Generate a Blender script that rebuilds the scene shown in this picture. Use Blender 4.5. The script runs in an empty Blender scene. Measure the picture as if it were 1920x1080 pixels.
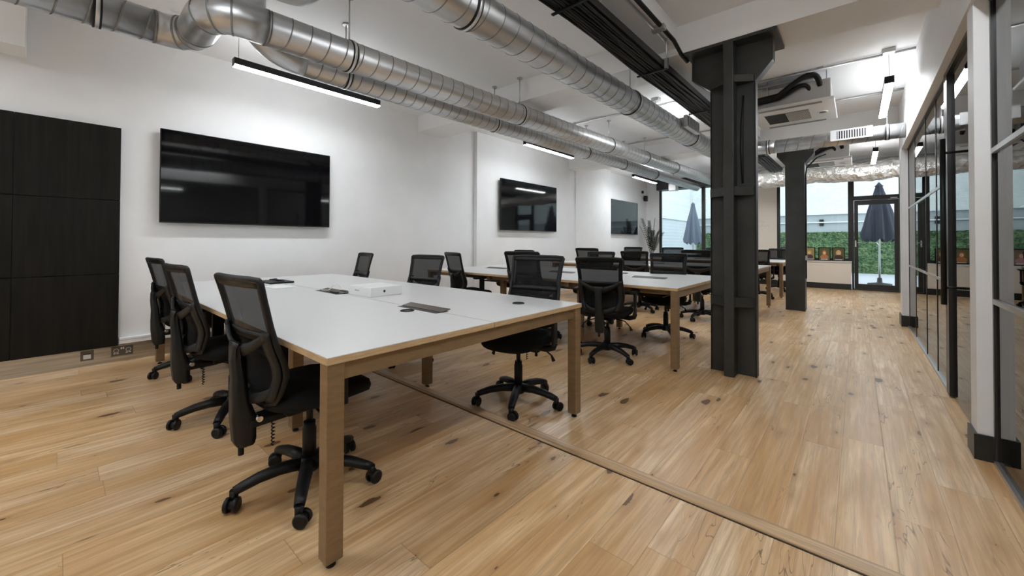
import bpy, bmesh, math, random
from mathutils import Vector, Matrix
random.seed(7)
PI = math.pi
COL = bpy.context.scene.collection
R = math.radians

# ------------------------------------------------------------------ materials
def mat(name, col=(.8,.8,.8), rough=.5, metal=0.0, spec=.5, emit=None, estr=0):
    m = bpy.data.materials.new(name); m.use_nodes = True
    b = m.node_tree.nodes['Principled BSDF']
    b.inputs['Base Color'].default_value = (*col, 1)
    b.inputs['Roughness'].default_value = rough
    b.inputs['Metallic'].default_value = metal
    b.inputs['Specular IOR Level'].default_value = spec
    if emit:
        b.inputs['Emission Color'].default_value = (*emit, 1)
        b.inputs['Emission Strength'].default_value = estr
    return m

class NT:
    """small node helper"""
    def __init__(s, m):
        s.m = m; s.t = m.node_tree; s.b = s.t.nodes.get('Principled BSDF')
    def n(s, kind, **kw):
        nd = s.t.nodes.new(kind)
        for k, v in kw.items():
            if k.startswith('i_'):
                nd.inputs[k[2:].replace('_', ' ')].default_value = v
            else: setattr(nd, k, v)
        return nd
    def l(s, a, b): s.t.links.new(a, b)
    def math(s, op, a, b=None, c=None):
        nd = s.t.nodes.new('ShaderNodeMath'); nd.operation = op
        for i, v in enumerate((a, b, c)):
            if v is None: continue
            if isinstance(v, (int, float)): nd.inputs[i].default_value = v
            else: s.l(v, nd.inputs[i])
        return nd.outputs[0]
    def ramp(s, fac, stops):
        nd = s.t.nodes.new('ShaderNodeValToRGB')
        e = nd.color_ramp.elements
        while len(e) < len(stops): e.new(.5)
        for i, (p, c) in enumerate(stops):
            e[i].position = p; e[i].color = (*c, 1)
        s.l(fac, nd.inputs[0]); return nd.outputs[0]
    def mix(s, fac, a, b, mode='MIX'):
        nd = s.t.nodes.new('ShaderNodeMix'); nd.data_type = 'RGBA'; nd.blend_type = mode
        for sock, v in ((nd.inputs[0], fac), (nd.inputs[6], a), (nd.inputs[7], b)):
            if isinstance(v, (int, float)): sock.default_value = v
            elif isinstance(v, tuple): sock.default_value = (*v, 1)
            else: s.l(v, sock)
        return nd.outputs[2]
    def bump(s, h, strength, dist=.01):
        nd = s.t.nodes.new('ShaderNodeBump'); nd.inputs['Strength'].default_value = strength
        nd.inputs['Distance'].default_value = dist
        s.l(h, nd.inputs['Height']); s.l(nd.outputs[0], s.b.inputs['Normal'])

def coords(w, scale=(1,1,1)):
    tc = w.n('ShaderNodeTexCoord'); mp = w.n('ShaderNodeMapping')
    mp.inputs['Scale'].default_value = scale
    w.l(tc.outputs['Object'], mp.inputs[0]); return mp.outputs[0]

M = {}
# painted plaster
m = mat('white_plaster', (.84,.84,.84), .55); w = NT(m)
nz = w.n('ShaderNodeTexNoise', i_Scale=3.0, i_Detail=4.0); w.l(coords(w), nz.inputs[0])
w.l(w.ramp(nz.outputs[0], [(.3,(.84,.84,.845)),(.7,(.88,.88,.88))]), w.b.inputs['Base Color'])
M['plaster'] = m
m = mat('ceiling_paint', (.88,.88,.88), .6); w = NT(m)
nz = w.n('ShaderNodeTexNoise', i_Scale=9.0, i_Detail=5.0); w.l(coords(w), nz.inputs[0])
w.bump(nz.outputs[0], .15, .01); M['ceil'] = m
M['cream'] = mat('cream_paint', (.86,.78,.68), .5)
M['white_gloss'] = mat('white_gloss', (.82,.82,.82), .3)
M['white_lam'] = mat('white_laminate', (.63,.63,.625), .34)
M['black_paint'] = mat('black_satin_paint', (.020,.020,.018), .38)
M['frame_black'] = mat('window_frame_black', (.022,.021,.02), .35)
M['plastic'] = mat('black_plastic', (.006,.006,.0065), .45, spec=.35)
M['plastic_grey'] = mat('charcoal_plastic', (.013,.013,.0125), .5, spec=.35)
M['fabric'] = mat('black_fabric', (.0075,.0075,.008), .9, spec=.25)
M['rubber'] = mat('black_rubber', (.01,.01,.01), .7)
M['chrome'] = mat('bright_steel', (.7,.7,.7), .2, 1)
M['white_box'] = mat('white_card', (.86,.86,.86), .4)
M['grey_ink'] = mat('grey_ink', (.25,.25,.26), .6)
M['dark_ink'] = mat('dark_ink', (.02,.02,.02), .5)
M['socket'] = mat('socket_steel', (.16,.145,.12), .38, .75)
M['socket_white'] = mat('socket_white', (.75,.75,.75), .4)
M['hatch'] = mat('hatch_bronze', (.085,.062,.042), .4, .5)
M['conduit'] = mat('galvanised_conduit', (.52,.52,.52), .35, .85)
M['pot'] = mat('white_ceramic', (.85,.85,.85), .25)
M['leaf'] = mat('palm_leaf', (.014,.020,.011), .6, spec=.2)
M['stem'] = mat('palm_stem', (.03,.026,.016), .6)
M['led'] = mat('led_diffuser', (.9,.9,.9), .4, emit=(.93,.97,1.0), estr=60)
M['uplight'] = mat('led_uplight', (.9,.9,.9), .4, emit=(.93,.97,1.0), estr=12)
M['patio'] = mat('patio_paving', (.40,.42,.46), .7)
M['patio_band'] = mat('grey_render', (.33,.37,.38), .8)
M['coping'] = mat('white_coping', (.62,.66,.67), .7)
M['parasol'] = mat('parasol_canvas_blue', (.022,.027,.045), .85)
M['parasol2'] = mat('parasol_canvas_grey', (.13,.16,.21), .85)

# steel column paint
m = mat('column_paint', (.033,.034,.031), .45); w = NT(m)
nz = w.n('ShaderNodeTexNoise', i_Scale=6.0, i_Detail=6.0); w.l(coords(w), nz.inputs[0])
w.l(w.ramp(nz.outputs[0], [(.3,(.020,.0215,.0195)),(.7,(.034,.035,.031))]), w.b.inputs['Base Color'])
w.bump(nz.outputs[0], .25, .01); M['column'] = m

# spiral duct
m = mat('galvanised_duct', (.60,.60,.60), .36, .88); w = NT(m)
c = coords(w, (6,.6,6))
nz = w.n('ShaderNodeTexNoise', i_Scale=2.2, i_Detail=6.0); w.l(c, nz.inputs[0])
w.l(w.ramp(nz.outputs[0], [(.3,(.50,.505,.51)),(.7,(.66,.67,.68))]), w.b.inputs['Base Color'])
w.l(w.ramp(nz.outputs[0], [(.3,(.30,)*3),(.75,(.46,)*3)]), w.b.inputs['Roughness'])
M['duct'] = m
M['duct_seam'] = mat('duct_seam', (.26,.26,.255), .5, .6)
M['clip_white'] = mat('duct_clip', (.72,.72,.72), .3, .6)

# foil insulation
m = mat('foil_insulation', (.78,.77,.74), .26, .9); w = NT(m)
c = coords(w)
v = w.n('ShaderNodeTexVoronoi', i_Scale=9.0); w.l(c, v.inputs[0])
nz = w.n('ShaderNodeTexNoise', i_Scale=14.0, i_Detail=5.0, i_Distortion=1.0); w.l(c, nz.inputs[0])
w.bump(w.math('ADD', v.outputs[0], nz.outputs[0]), .8, .05); M['foil'] = m

# bronze desk steel
m = mat('bronze_steel', (.25,.165,.085), .42, .35); w = NT(m)
nz = w.n('ShaderNodeTexNoise', i_Scale=4.0, i_Detail=3.0); w.l(coords(w,(3,3,14)), nz.inputs[0])
w.l(w.ramp(nz.outputs[0], [(.3,(.225,.15,.078)),(.7,(.29,.19,.10))]), w.b.inputs['Base Color'])
M['bronze'] = m
# plywood edge
m = mat('oak_edge', (.62,.42,.22), .5); w = NT(m)
nz = w.n('ShaderNodeTexNoise', i_Scale=3.0, i_Detail=6.0); w.l(coords(w,(4,4,60)), nz.inputs[0])
w.l(w.ramp(nz.outputs[0], [(.3,(.44,.29,.15)),(.7,(.62,.44,.25))]), w.b.inputs['Base Color'])
M['edge'] = m
# brushed steel skirting
m = mat('brushed_steel', (.55,.54,.50), .33, .9); w = NT(m)
nz = w.n('ShaderNodeTexNoise', i_Scale=1.2, i_Detail=3.0); w.l(coords(w,(1,1.5,50)), nz.inputs[0])
w.l(w.ramp(nz.outputs[0], [(.3,(.40,.38,.33)),(.7,(.66,.63,.56))]), w.b.inputs['Base Color'])
M['brushed'] = m
# dark wood veneer
m = mat('black_oak_veneer', (.016,.014,.011), .55, spec=.15); w = NT(m)
nz = w.n('ShaderNodeTexNoise', i_Scale=6.0, i_Detail=8.0, i_Distortion=.4); w.l(coords(w,(6,6,.35)), nz.inputs[0])
w.l(w.ramp(nz.outputs[0], [(.3,(.006,.0055,.004)),(.7,(.013,.0115,.009))]), w.b.inputs['Base Color'])
w.bump(nz.outputs[0], .12, .004); M['veneer'] = m
# tv glass
M['screen'] = mat('black_screen', (.003,.003,.0035), .05, spec=.36)

# semi transparent chair mesh
m = mat('chair_mesh', (.008,.008,.0085), .8, spec=.2); w = NT(m)
tr = w.n('ShaderNodeBsdfTransparent'); mx = w.n('ShaderNodeMixShader')
mx.inputs[0].default_value = .89
w.l(tr.outputs[0], mx.inputs[1]); w.l(w.b.outputs[0], mx.inputs[2])
w.l(mx.outputs[0], w.t.nodes['Material Output'].inputs[0]); M['mesh'] = m

def glass(name, ior, tint):
    m = bpy.data.materials.new(name); m.use_nodes = True
    t = m.node_tree; t.nodes.remove(t.nodes['Principled BSDF'])
    fr = t.nodes.new('ShaderNodeFresnel'); fr.inputs[0].default_value = ior
    a = t.nodes.new('ShaderNodeBsdfTransparent'); a.inputs[0].default_value = (*tint,1)
    g = t.nodes.new('ShaderNodeBsdfGlossy'); g.inputs['Roughness'].default_value = 0.0
    x = t.nodes.new('ShaderNodeMixShader')
    t.links.new(fr.outputs[0], x.inputs[0]); t.links.new(a.outputs[0], x.inputs[1]); t.links.new(g.outputs[0], x.inputs[2])
    t.links.new(x.outputs[0], t.nodes['Material Output'].inputs[0]); return m
M['glass'] = glass('partition_glass', 1.75, (.80,.81,.80))
M['wglass'] = glass('window_glass', 1.35, (.93,.965,.97))

# oak floor planks
m = mat('oak_planks', (.6,.4,.2), .36); w = NT(m)
tc = w.n('ShaderNodeTexCoord'); sp = w.n('ShaderNodeSeparateXYZ'); w.l(tc.outputs['Object'], sp.inputs[0])
W = .178; L = 1.55
far = w.math('GREATER_THAN', sp.outputs[1], 1.89)
xs = w.math('ADD', sp.outputs[0], w.math('MULTIPLY_ADD', far, .0, .072 + W*60))
u = w.math('DIVIDE', xs, W); ix = w.math('FLOOR', u); fx = w.math('FRACT', u)
ixs = w.math('MULTIPLY_ADD', far, 37.0, ix)
wn = w.n('ShaderNodeTexWhiteNoise', noise_dimensions='1D'); w.l(ixs, wn.inputs['W'])
yy = w.math('MULTIPLY_ADD', wn.outputs[0], 3.7, w.math('DIVIDE', w.math('ADD', sp.outputs[1], 20.0), L))
iy = w.math('FLOOR', yy); fy = w.math('FRACT', yy)
cb = w.n('ShaderNodeCombineXYZ'); w.l(ixs, cb.inputs[0]); w.l(iy, cb.inputs[1])
wn2 = w.n('ShaderNodeTexWhiteNoise', noise_dimensions='2D'); w.l(cb.outputs[0], wn2.inputs['Vector'])
rnd = wn2.outputs[0]
# grain coordinates with a per plank shift
sh = w.n('ShaderNodeVectorMath', operation='SCALE'); w.l(wn2.outputs['Color'], sh.inputs[0]); sh.inputs['Scale'].default_value = 40
ad = w.n('ShaderNodeVectorMath', operation='ADD'); w.l(tc.outputs['Object'], ad.inputs[0]); w.l(sh.outputs[0], ad.inputs[1])
def mapped(sc):
    mp = w.n('ShaderNodeMapping'); mp.inputs['Scale'].default_value = sc; w.l(ad.outputs[0], mp.inputs[0]); return mp.outputs[0]
g1 = w.n('ShaderNodeTexNoise', i_Scale=1.0, i_Detail=5.0, i_Distortion=.8); w.l(mapped((9,1.1,1)), g1.inputs[0])
g2 = w.n('ShaderNodeTexNoise', i_Scale=1.0, i_Detail=8.0, i_Roughness=.7, i_Distortion=.5); w.l(mapped((60,2.2,1)), g2.inputs[0])
g3 = w.n('ShaderNodeTexWave', i_Scale=1.0, i_Distortion=9.0, i_Detail=3.0); g3.bands_direction = 'X'; w.l(mapped((7,.9,1)), g3.inputs[0])
base = w.ramp(rnd, [(0,(.70,.455,.235)),(.3,(.84,.60,.345)),(.6,(.75,.53,.30)),(.8,(.82,.61,.40)),(1,(.91,.71,.47))])
base = w.mix(w.ramp(g1.outputs[0], [(.36,(.75,)*3),(.60,(0,)*3)]), base, (.56,.30,.105))
base = w.mix(w.ramp(g2.outputs[0], [(.36,(.65,)*3),(.58,(0,)*3)]), base, (.42,.24,.105))
base = w.mix(w.math('MULTIPLY', g3.outputs[0], .24), base, (.44,.26,.12))
# knots and cracks
kv = w.n('ShaderNodeTexVoronoi', voronoi_dimensions='2D', i_Scale=1.0, i_Randomness=1.0); w.l(mapped((4.6,1.9,1)), kv.inputs[0])
kd = w.n('ShaderNodeTexNoise', i_Scale=1.0, i_Detail=3.0); w.l(mapped((28,9,1)), kd.inputs[0])
kk = w.math('MULTIPLY_ADD', kd.outputs[0], .20, kv.outputs['Distance'])
ksz = w.n('ShaderNodeSeparateColor'); w.l(kv.outputs['Color'], ksz.inputs[0])
rad = w.math('MAXIMUM', w.math('MULTIPLY_ADD', ksz.outputs[0], .26, -.045), -.02)
kin = w.math('LESS_THAN', kk, rad)
halo = w.ramp(w.math('SUBTRACT', kk, rad), [(0,(.80,)*3),(.05,(.45,)*3),(.22,(0,)*3)])
base = w.mix(halo, base, (.42,.235,.10))
base = w.mix(w.math('MULTIPLY', kin, .82), base, (.085,.042,.018))
cn = w.n('ShaderNodeTexNoise', i_Scale=1.0, i_Detail=2.0, i_Distortion=1.6); w.l(mapped((13,1.6,1)), cn.inputs[0])
cr = w.ramp(w.math('ABSOLUTE', w.math('SUBTRACT', cn.outputs[0], .5)), [(0,(1,)*3),(.011,(0,)*3)])
cm = w.n('ShaderNodeTexNoise', i_Scale=1.0, i_Detail=1.0); w.l(mapped((5,2.0,1)), cm.inputs[0])
crm = w.ramp(cm.outputs[0], [(.56,(0,)*3),(.62,(1,)*3)])
base = w.mix(w.math('MULTIPLY', w.math('MULTIPLY', cr, crm), .8), base, (.10,.055,.025))
# plank seams
ex = w.math('MINIMUM', fx, w.math('SUBTRACT', 1.0, fx)); ex = w.math('MULTIPLY', ex, W)
ey = w.math('MINIMUM', fy, w.math('SUBTRACT', 1.0, fy)); ey = w.math('MULTIPLY', ey, L)
ed = w.math('MINIMUM', ex, ey)
seam = w.math('LESS_THAN', ed, .0014)
base = w.mix(w.math('MULTIPLY', seam, .62), base, (.30,.18,.09))
w.l(base, w.b.inputs['Base Color'])
w.l(w.ramp(g2.outputs[0], [(.3,(.30,)*3),(.7,(.42,)*3)]), w.b.inputs['Roughness'])
bev = w.ramp(ed, [(0,(0,)*3),(.004,(1,)*3)])
w.bump(w.math('ADD', bev, w.math('MULTIPLY', g2.outputs[0], .25)), .22, .002)
M['floor'] = m

# brick painted white outside
m = mat('white_painted_brick', (.8,.84,.85), .8); w = NT(m)
br = w.n('ShaderNodeTexBrick', i_Scale=4.5); tcn = w.n('ShaderNodeTexCoord')
mp = w.n('ShaderNodeMapping'); mp.inputs['Rotation'].default_value = (PI/2,0,0); w.l(tcn.outputs['Object'], mp.inputs[0])
w.l(mp.outputs[0], br.inputs['Vector'])
br.inputs['Color1'].default_value = (.66,.70,.68,1); br.inputs['Color2'].default_value = (.58,.63,.62,1); br.inputs['Mortar'].default_value = (.45,.50,.50,1)
br.inputs['Mortar Size'].default_value = .01
w.l(br.outputs[0], w.b.inputs['Base Color']); M['brick'] = m
# hedge
m = mat('artificial_hedge', (.1,.25,.08), .8); w = NT(m)
v = w.n('ShaderNodeTexVoronoi', i_Scale=16.0); w.l(coords(w), v.inputs[0])
nz = w.n('ShaderNodeTexNoise', i_Scale=5.0, i_Detail=8.0); w.l(coords(w), nz.inputs[0])
w.l(w.ramp(w.math('MULTIPLY_ADD', v.outputs[0], .4, w.math('MULTIPLY', nz.outputs[0], .8)), [(.3,(.010,.036,.014)),(.5,(.032,.085,.030)),(.75,(.12,.20,.085))]), w.b.inputs['Base Color'])
w.bump(v.outputs[0], 1, .05); M['hedge'] = m
# siding
m = mat('white_siding', (.78,.83,.86), .6); w = NT(m)
wv = w.n('ShaderNodeTexWave', i_Scale=2.4); wv.bands_direction = 'Z'; wv.wave_profile = 'SAW'; w.l(coords(w), wv.inputs[0])
w.l(w.ramp(wv.outputs[0], [(0,(.36,.42,.46)),(.14,(.54,.60,.63))]), w.b.inputs['Base Color']); M['siding'] = m

# ------------------------------------------------------------------ mesh builder
class MB:
    def __init__(s): s.bm = bmesh.new(); s.mats = []
    def mi(s, m):
        if m not in s.mats: s.mats.append(m)
        return s.mats.index(m)
    def _fin(s, faces, m, smooth=False):
        i = s.mi(m)
        for f in faces: f.material_index = i; f.smooth = smooth
    def box(s, a, b, m, bev=0, mtx=None, seg=2):
        lo = Vector([min(a[i], b[i]) for i in range(3)]); hi = Vector([max(a[i], b[i]) for i in range(3)])
        tb = bmesh.new(); bmesh.ops.create_cube(tb, size=1)
        for v in tb.verts: v.co = Vector([lo[i] + (v.co[i]+.5)*(hi[i]-lo[i]) for i in range(3)])
        if bev: bmesh.ops.bevel(tb, geom=tb.edges[:], offset=bev, segments=seg, affect='EDGES', profile=.5)
        s.merge(tb, m, mtx, bool(bev and seg > 2))
        return s
    def merge(s, tb, m, mtx=None, smooth=False):
        if mtx: bmesh.ops.transform(tb, matrix=mtx, verts=tb.verts[:])
        mp = {v: s.bm.verts.new(v.co) for v in tb.verts}; fs = []
        for f in tb.faces:
            try: fs.append(s.bm.faces.new([mp[v] for v in f.verts]))
            except ValueError: pass
        s._fin(fs, m, smooth); tb.free()
    def quad(s, pts, m):
        s._fin([s.bm.faces.new([s.bm.verts.new(p) for p in pts])], m); return s
    def prism(s, poly, axis, lo, hi, m, mtx=None):
        """poly: 2D points in the plane normal to axis, extruded lo..hi"""
        tb = bmesh.new()
        def P(u, v, t):
            return {0:(t,u,v), 1:(u,t,v), 2:(u,v,t)}[axis]
        A = [tb.verts.new(P(u,v,lo)) for u,v in poly]; B = [tb.verts.new(P(u,v,hi)) for u,v in poly]
        tb.faces.new(A[::-1]); tb.faces.new(B)
        for i in range(len(poly)):
            j = (i+1) % len(poly); tb.faces.new([A[i],A[j],B[j],B[i]])
        bmesh.ops.recalc_face_normals(tb, faces=tb.faces[:])
        s.merge(tb, m, mtx); return s
    def tube(s, pts, rad, m, n=12, cap=True, closed=False, flat=None):
        """sweep along points; rad: number or list; flat=(su,sv) squashes the section"""
        pts = [Vector(p) for p in pts]; k = len(pts)
        if not isinstance(rad, (list, tuple)): rad = [rad]*k
        rings = []; up = None
        for i, p in enumerate(pts):
            if closed: d = pts[(i+1)%k] - pts[i-1]
            else: d = pts[min(i+1,k-1)] - pts[max(i-1,0)]
            if d.length < 1e-9: d = Vector((0,0,1))
            d.normalize()
            if up is None:
                up = Vector((0,0,1)) if abs(d.z) < .9 else Vector((0,1,0))
            a = d.cross(up)
            if a.length < 1e-6: a = d.orthogonal()
            a.normalize(); b = a.cross(d).normalized(); up = b
            su, sv = flat if flat else (1,1)
            rings.append([s.bm.verts.new(p + (a*math.cos(t)*su + b*math.sin(t)*sv)*rad[i]) for t in [2*PI*j/n for j in range(n)]])
        fs = []
        for i in range(k if closed else k-1):
            A, B = rings[i], rings[(i+1)%k]
            for j in range(n): fs.append(s.bm.faces.new([A[j],A[(j+1)%n],B[(j+1)%n],B[j]]))
        s._fin(fs, m, True)
        if cap and not closed:
            s._fin([s.bm.faces.new(rings[0][::-1]), s.bm.faces.new(rings[-1])], m)
        return s
    def cyl(s, a, b, r, m, n=16, r2=None): return s.tube([a,b], [r, r if r2 is None else r2], m, n)
    def lathe(s, prof, m, center=(0,0,0), n=24, cap=True):
        cx, cy, cz = center; rings = []
        for r, z in prof:
            rings.append([s.bm.verts.new((cx+r*math.cos(2*PI*j/n), cy+r*math.sin(2*PI*j/n), cz+z)) for j in range(n)])
        fs = []
        for A, B in zip(rings, rings[1:]):
            for j in range(n): fs.append(s.bm.faces.new([A[j],A[(j+1)%n],B[(j+1)%n],B[j]]))
        s._fin(fs, m, True)
        if cap: s._fin([s.bm.faces.new(rings[0][::-1]), s.bm.faces.new(rings[-1])], m)
        return s
    def grid(s, fn, nu, nv, m, thick=0):
        """fn(u,v)->point, u,v in 0..1, optional thickness along the normal"""
        P = [[Vector(fn(i/nu, j/nv)) for j in range(nv+1)] for i in range(nu+1)]
        def layer(off):
            out = []
            for i in range(nu+1):
                row = []
                for j in range(nv+1):
                    du = P[min(i+1,nu)][j]-P[max(i-1,0)][j]; dv = P[i][min(j+1,nv)]-P[i][max(j-1,0)]
                    nn = du.cross(dv); nn.normalize() if nn.length > 1e-9 else None
                    row.append(s.bm.verts.new(P[i][j]+nn*off))
                out.append(row)
            return out
        A = layer(thick/2); fs = []
        for i in range(nu):
            for j in range(nv): fs.append(s.bm.faces.new([A[i][j],A[i+1][j],A[i+1][j+1],A[i][j+1]]))
        if thick:
            B = layer(-thick/2)
            for i in range(nu):
                for j in range(nv): fs.append(s.bm.faces.new([B[i][j],B[i][j+1],B[i+1][j+1],B[i+1][j]]))
            for i in range(nu):
                for j in (0,nv):
                    fs.append(s.bm.faces.new([A[i][j],B[i][j],B[i+1][j],A[i+1][j]]))
            for j in range(nv):
                for i in (0,nu):
                    fs.append(s.bm.faces.new([A[i][j],A[i][j+1],B[i][j+1],B[i][j]]))
        s._fin(fs, m, True); return s
    def make(s, name, parent=None, loc=None, label=None, cat=None, group=None, kind=None):
        bmesh.ops.recalc_face_normals(s.bm, faces=s.bm.faces[:])
        me = bpy.data.meshes.new(name)
        s.bm.to_mesh(me); s.bm.free()
        for m_ in s.mats: me.materials.append(m_)
        o = bpy.data.objects.new(name, me); COL.objects.link(o)
        if loc: o.location = loc
        if parent: o.parent = parent
        return tag(o, label, cat, group, kind)

def tag(o, label=None, cat=None, group=None, kind=None):
    if label: o['label'] = label
    if cat: o['category'] = cat
    if group: o['group'] = group
    if kind: o['kind'] = kind
    return o
def thing(name, label, cat, loc=(0,0,0), rz=0, group=None):
    o = bpy.data.objects.new(name, None); COL.objects.link(o)
    o.empty_display_size = .1; o.location = loc; o.rotation_euler = (0,0,rz)
    return tag(o, label, cat, group)
def dup(root, loc, rz, label, up=0):
    r = root.copy(); COL.objects.link(r); r.location = loc; r.rotation_euler = (0,0,rz); r['label'] = label
    for ch in list(root.children):
        c = ch.copy(); COL.objects.link(c); c.parent = r
        if up and ch.name.split('.')[0] in ('back_frame','back_mesh','lumbar_pad','back_support'): c.location.z += up
        for g in list(ch.children):
            d = g.copy(); COL.objects.link(d); d.parent = c
    return r
def struct(name, mb, cat=None): return mb.make(name, kind='structure')
def one(m, a, b, bev=0): return MB().box(a, b, m, bev)

# ------------------------------------------------------------------ setting
ZS = 3.17           # slab underside
WL = -5.33          # left wall
struct('floor', one(M['floor'], (-5.6,-2.8,-.12), (3.6,13.12,0)))
struct('ceiling', one(M['ceil'], (-5.6,-2.8,ZS), (3.6,13.2,ZS+.2)))
mb = MB(); P_ = M['plaster']
mb.box((WL-.25,-2.8,0), (WL,13.2,ZS), P_)
struct('wall_left', mb)
struct('trim_11', one(P_, (WL,5.05,0), (WL+.085,10.22,ZS)))
struct('trim_12', one(P_, (WL+.085,8.40,0), (WL+.115,10.22,ZS)))
struct('wall_front', one(P_, (-5.4,-2.95,0), (3.6,-2.8,ZS)))
# transverse beam and corner box
struct('trim_1', one(M['ceil'], (WL,3.80,2.91), (.47,4.30,ZS)))
struct('trim_2', one(M['ceil'], (WL,-2.8,2.70), (-5.02,-.18,ZS)))
mb = MB().box((-1.50,-2.8,2.97), (-1.26,3.8,ZS), M['ceil']).box((-1.50,4.3,2.97), (-1.26,8.0,ZS), M['ceil'])
struct('trim_3', mb)
struct('trim_4', one(M['ceil'], (WL,8.1,2.91), (.8,8.6,ZS)))
# right hand bulkhead and piers
struct('wall_right', MB().box((.47,-2.8,2.46), (.80,7.72,ZS), P_))
struct('wall_right_far', MB().box((.79,7.9,0), (1.0,13.2,ZS), P_).box((.6,7.9,0), (.79,8.05,ZS), P_))
struct('trim_13', one(P_, (.47,7.72,0), (.62,8.05,ZS)))
struct('trim_5', one(P_, (.48,3.25,0), (.72,3.40,2.46)))           # pier between glass runs
mb = MB().box((.466,3.238,0), (.74,3.25,.135), M['black_paint']).box((.466,3.25,0), (.48,3.41,.135), M['black_paint'])
struct('baseboard_right', mb)
mb = MB().box((.456,7.708,0), (.63,7.72,.15), M['black_paint']).box((.456,7.72,0), (.47,8.06,.15), M['black_paint'])
struct('baseboard_far', mb)
# rooms behind the glass
mb = MB().box((3.2,-2.8,0), (3.4,8.0,ZS), P_).box((.8,7.75,0), (3.2,7.9,ZS), P_)
struct('wall_meeting', mb)
# back facade
YB = 13.0
mb = MB()
mb.box((-5.4,YB,2.95), (1.0,YB+.2,ZS), P_)
mb.box((-2.16,YB-.02,0), (-1.66,YB+.2,2.95), M['cream'])
mb.box((-5.33,YB,0), (-4.90,YB+.2,2.95), P_)
struct('wall_back', mb)
struct('trim_6', one(M['frame_black'], (-4.9,YB-.25,2.84), (-2.16,YB-.02,3.165)))     # black header
mb = MB().box((-1.66,YB-.12,.14), (-.11,YB+.1,.675), M['cream']).box((-1.66,YB-.15,.675), (-.10,YB+.1,.70), M['white_gloss'])
struct('trim_7', mb)
mb = MB().box((-1.66,YB-.13,0), (-.11,YB+.1,.14), M['black_paint'])
mb.box((-5.3,YB-.03,0), (-1.66,YB,.14), M['black_paint'])
struct('baseboard_back', mb)
struct('trim_8', MB().box((-4.9,YB-.1,0), (-2.16,YB+.1,.70), M['cream']))
def frame(mb, x0, x1, z0, z1, y0, y1, t, m):
    mb.box((x0,y0,z0),(x0+t,y1,z1),m); mb.box((x1-t,y0,z0),(x1,y1,z1),m)
    mb.box((x0+t,y0,z0),(x1-t,y1,z0+t),m); mb.box((x0+t,y0,z1-t),(x1-t,y1,z1),m)
FB = M['frame_black']
# left window
w1 = tag(bpy.data.objects.new('window_1', None), kind='structure'); COL.objects.link(w1); w1.location = (0,YB,0)
mb = MB(); frame(mb, -4.9, -2.16, .70, 2.90, 0, .07, .07, FB); mb.box((-3.60,0,.77),(-3.50,.07,2.83),FB); mb.make('window_frame', w1)
MB().box((-4.83,.03,.77),(-3.60,.04,2.83),M['wglass']).make('window_pane', w1)
MB().box((-3.50,.03,.77),(-2.23,.04,2.83),M['wglass']).make('window_pane', w1)
# middle window above the sill
w2 = tag(bpy.data.objects.new('window_2', None), kind='structure'); COL.objects.link(w2); w2.location = (0,YB,0)
mb = MB(); frame(mb, -1.66, -.10, .70, 2.95, 0, .07, .07, FB); mb.make('window_frame', w2)
MB().box((-1.59,.03,.77),(-.17,.04,2.88),M['wglass']).make('window_pane', w2)
# fanlight above door
w3 = tag(bpy.data.objects.new('window_3', None), kind='structure'); COL.objects.link(w3); w3.location = (0,YB,0)
mb = MB(); frame(mb, -.10, .79, 2.27, 2.95, 0, .07, .045, FB); mb.make('window_frame', w3)
MB().box((-.055,.03,2.315),(.745,.04,2.905),M['wglass']).make('window_pane', w3)
# glazed door
d1 = tag(bpy.data.objects.new('door_1', None), kind='structure'); COL.objects.link(d1); d1.location = (0,YB,0)
mb = MB(); mb.box((-.10,-.03,0),(-.06,.07,2.27),FB); mb.box((.745,-.03,0),(.79,.07,2.27),FB); mb.box((-.06,-.03,2.21),(.745,.07,2.27),FB); mb.box((-.06,-.03,0),(.745,.07,.025),FB)
mb.make('door_frame', d1)
mb = MB(); mb.box((-.055,-.02,.03),(.02,.045,2.20),FB); mb.box((.665,-.02,.03),(.74,.045,2.20),FB); mb.box((.02,-.02,2.09),(.665,.045,2.20),FB); mb.box((.02,-.02,.03),(.665,.045,.15),FB)
mb.make('door_leaf', d1)
MB().box((.02,.01,.15),(.665,.02,2.09),M['wglass']).make('door_pane', d1)
mb = MB().box((-.045,-.03,1.06),(-.015,-.02,1.22),M['chrome'],.003).cyl((-.03,-.03,1.165),(-.03,-.06,1.165),.009,M['chrome']).tube([(-.03,-.06,1.165),(.03,-.06,1.165),(.09,-.058,1.165)],.009,M['chrome'])
mb.make('door_handle', d1)
MB().box((.60,-.035,2.225),(.72,-.03,2.245),M['socket_white']).make('door_label', d1)

# skirting on the left wall
struct('baseboard_left', MB().box((WL,-2.8,0), (WL+.012,5.05,.158), M['brushed']).box((WL,-2.8,.158),(WL+.02,5.05,.163),M['brushed']))
mb = MB().box((WL,.405,.168), (WL+.045,5.05,.226), M['white_gloss'], .004).box((WL+.045,.405,.203),(WL+.047,5.05,.206),M['conduit'])
struct('trim_9', mb)
# oak strip on the floor
m = mat('oak_strip', (.50,.34,.19), .4); w = NT(m)
nz = w.n('ShaderNodeTexNoise', i_Scale=2.0, i_Detail=8.0); w.l(coords(w,(1,40,1)), nz.inputs[0])
w.l(w.ramp(nz.outputs[0], [(.35,(.40,.25,.13)),(.65,(.62,.43,.25))]), w.b.inputs['Base Color'])
mb = MB(); mb.prism([(1.852,0),(1.935,0),(1.935,.006),(1.918,.013),(1.869,.013),(1.852,.006)], 0, -5.31, .53, m)
mb.box((-5.31,1.846,0),(.53,1.852,.002),M['dark_ink'])
struct('trim_10', mb)

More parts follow.
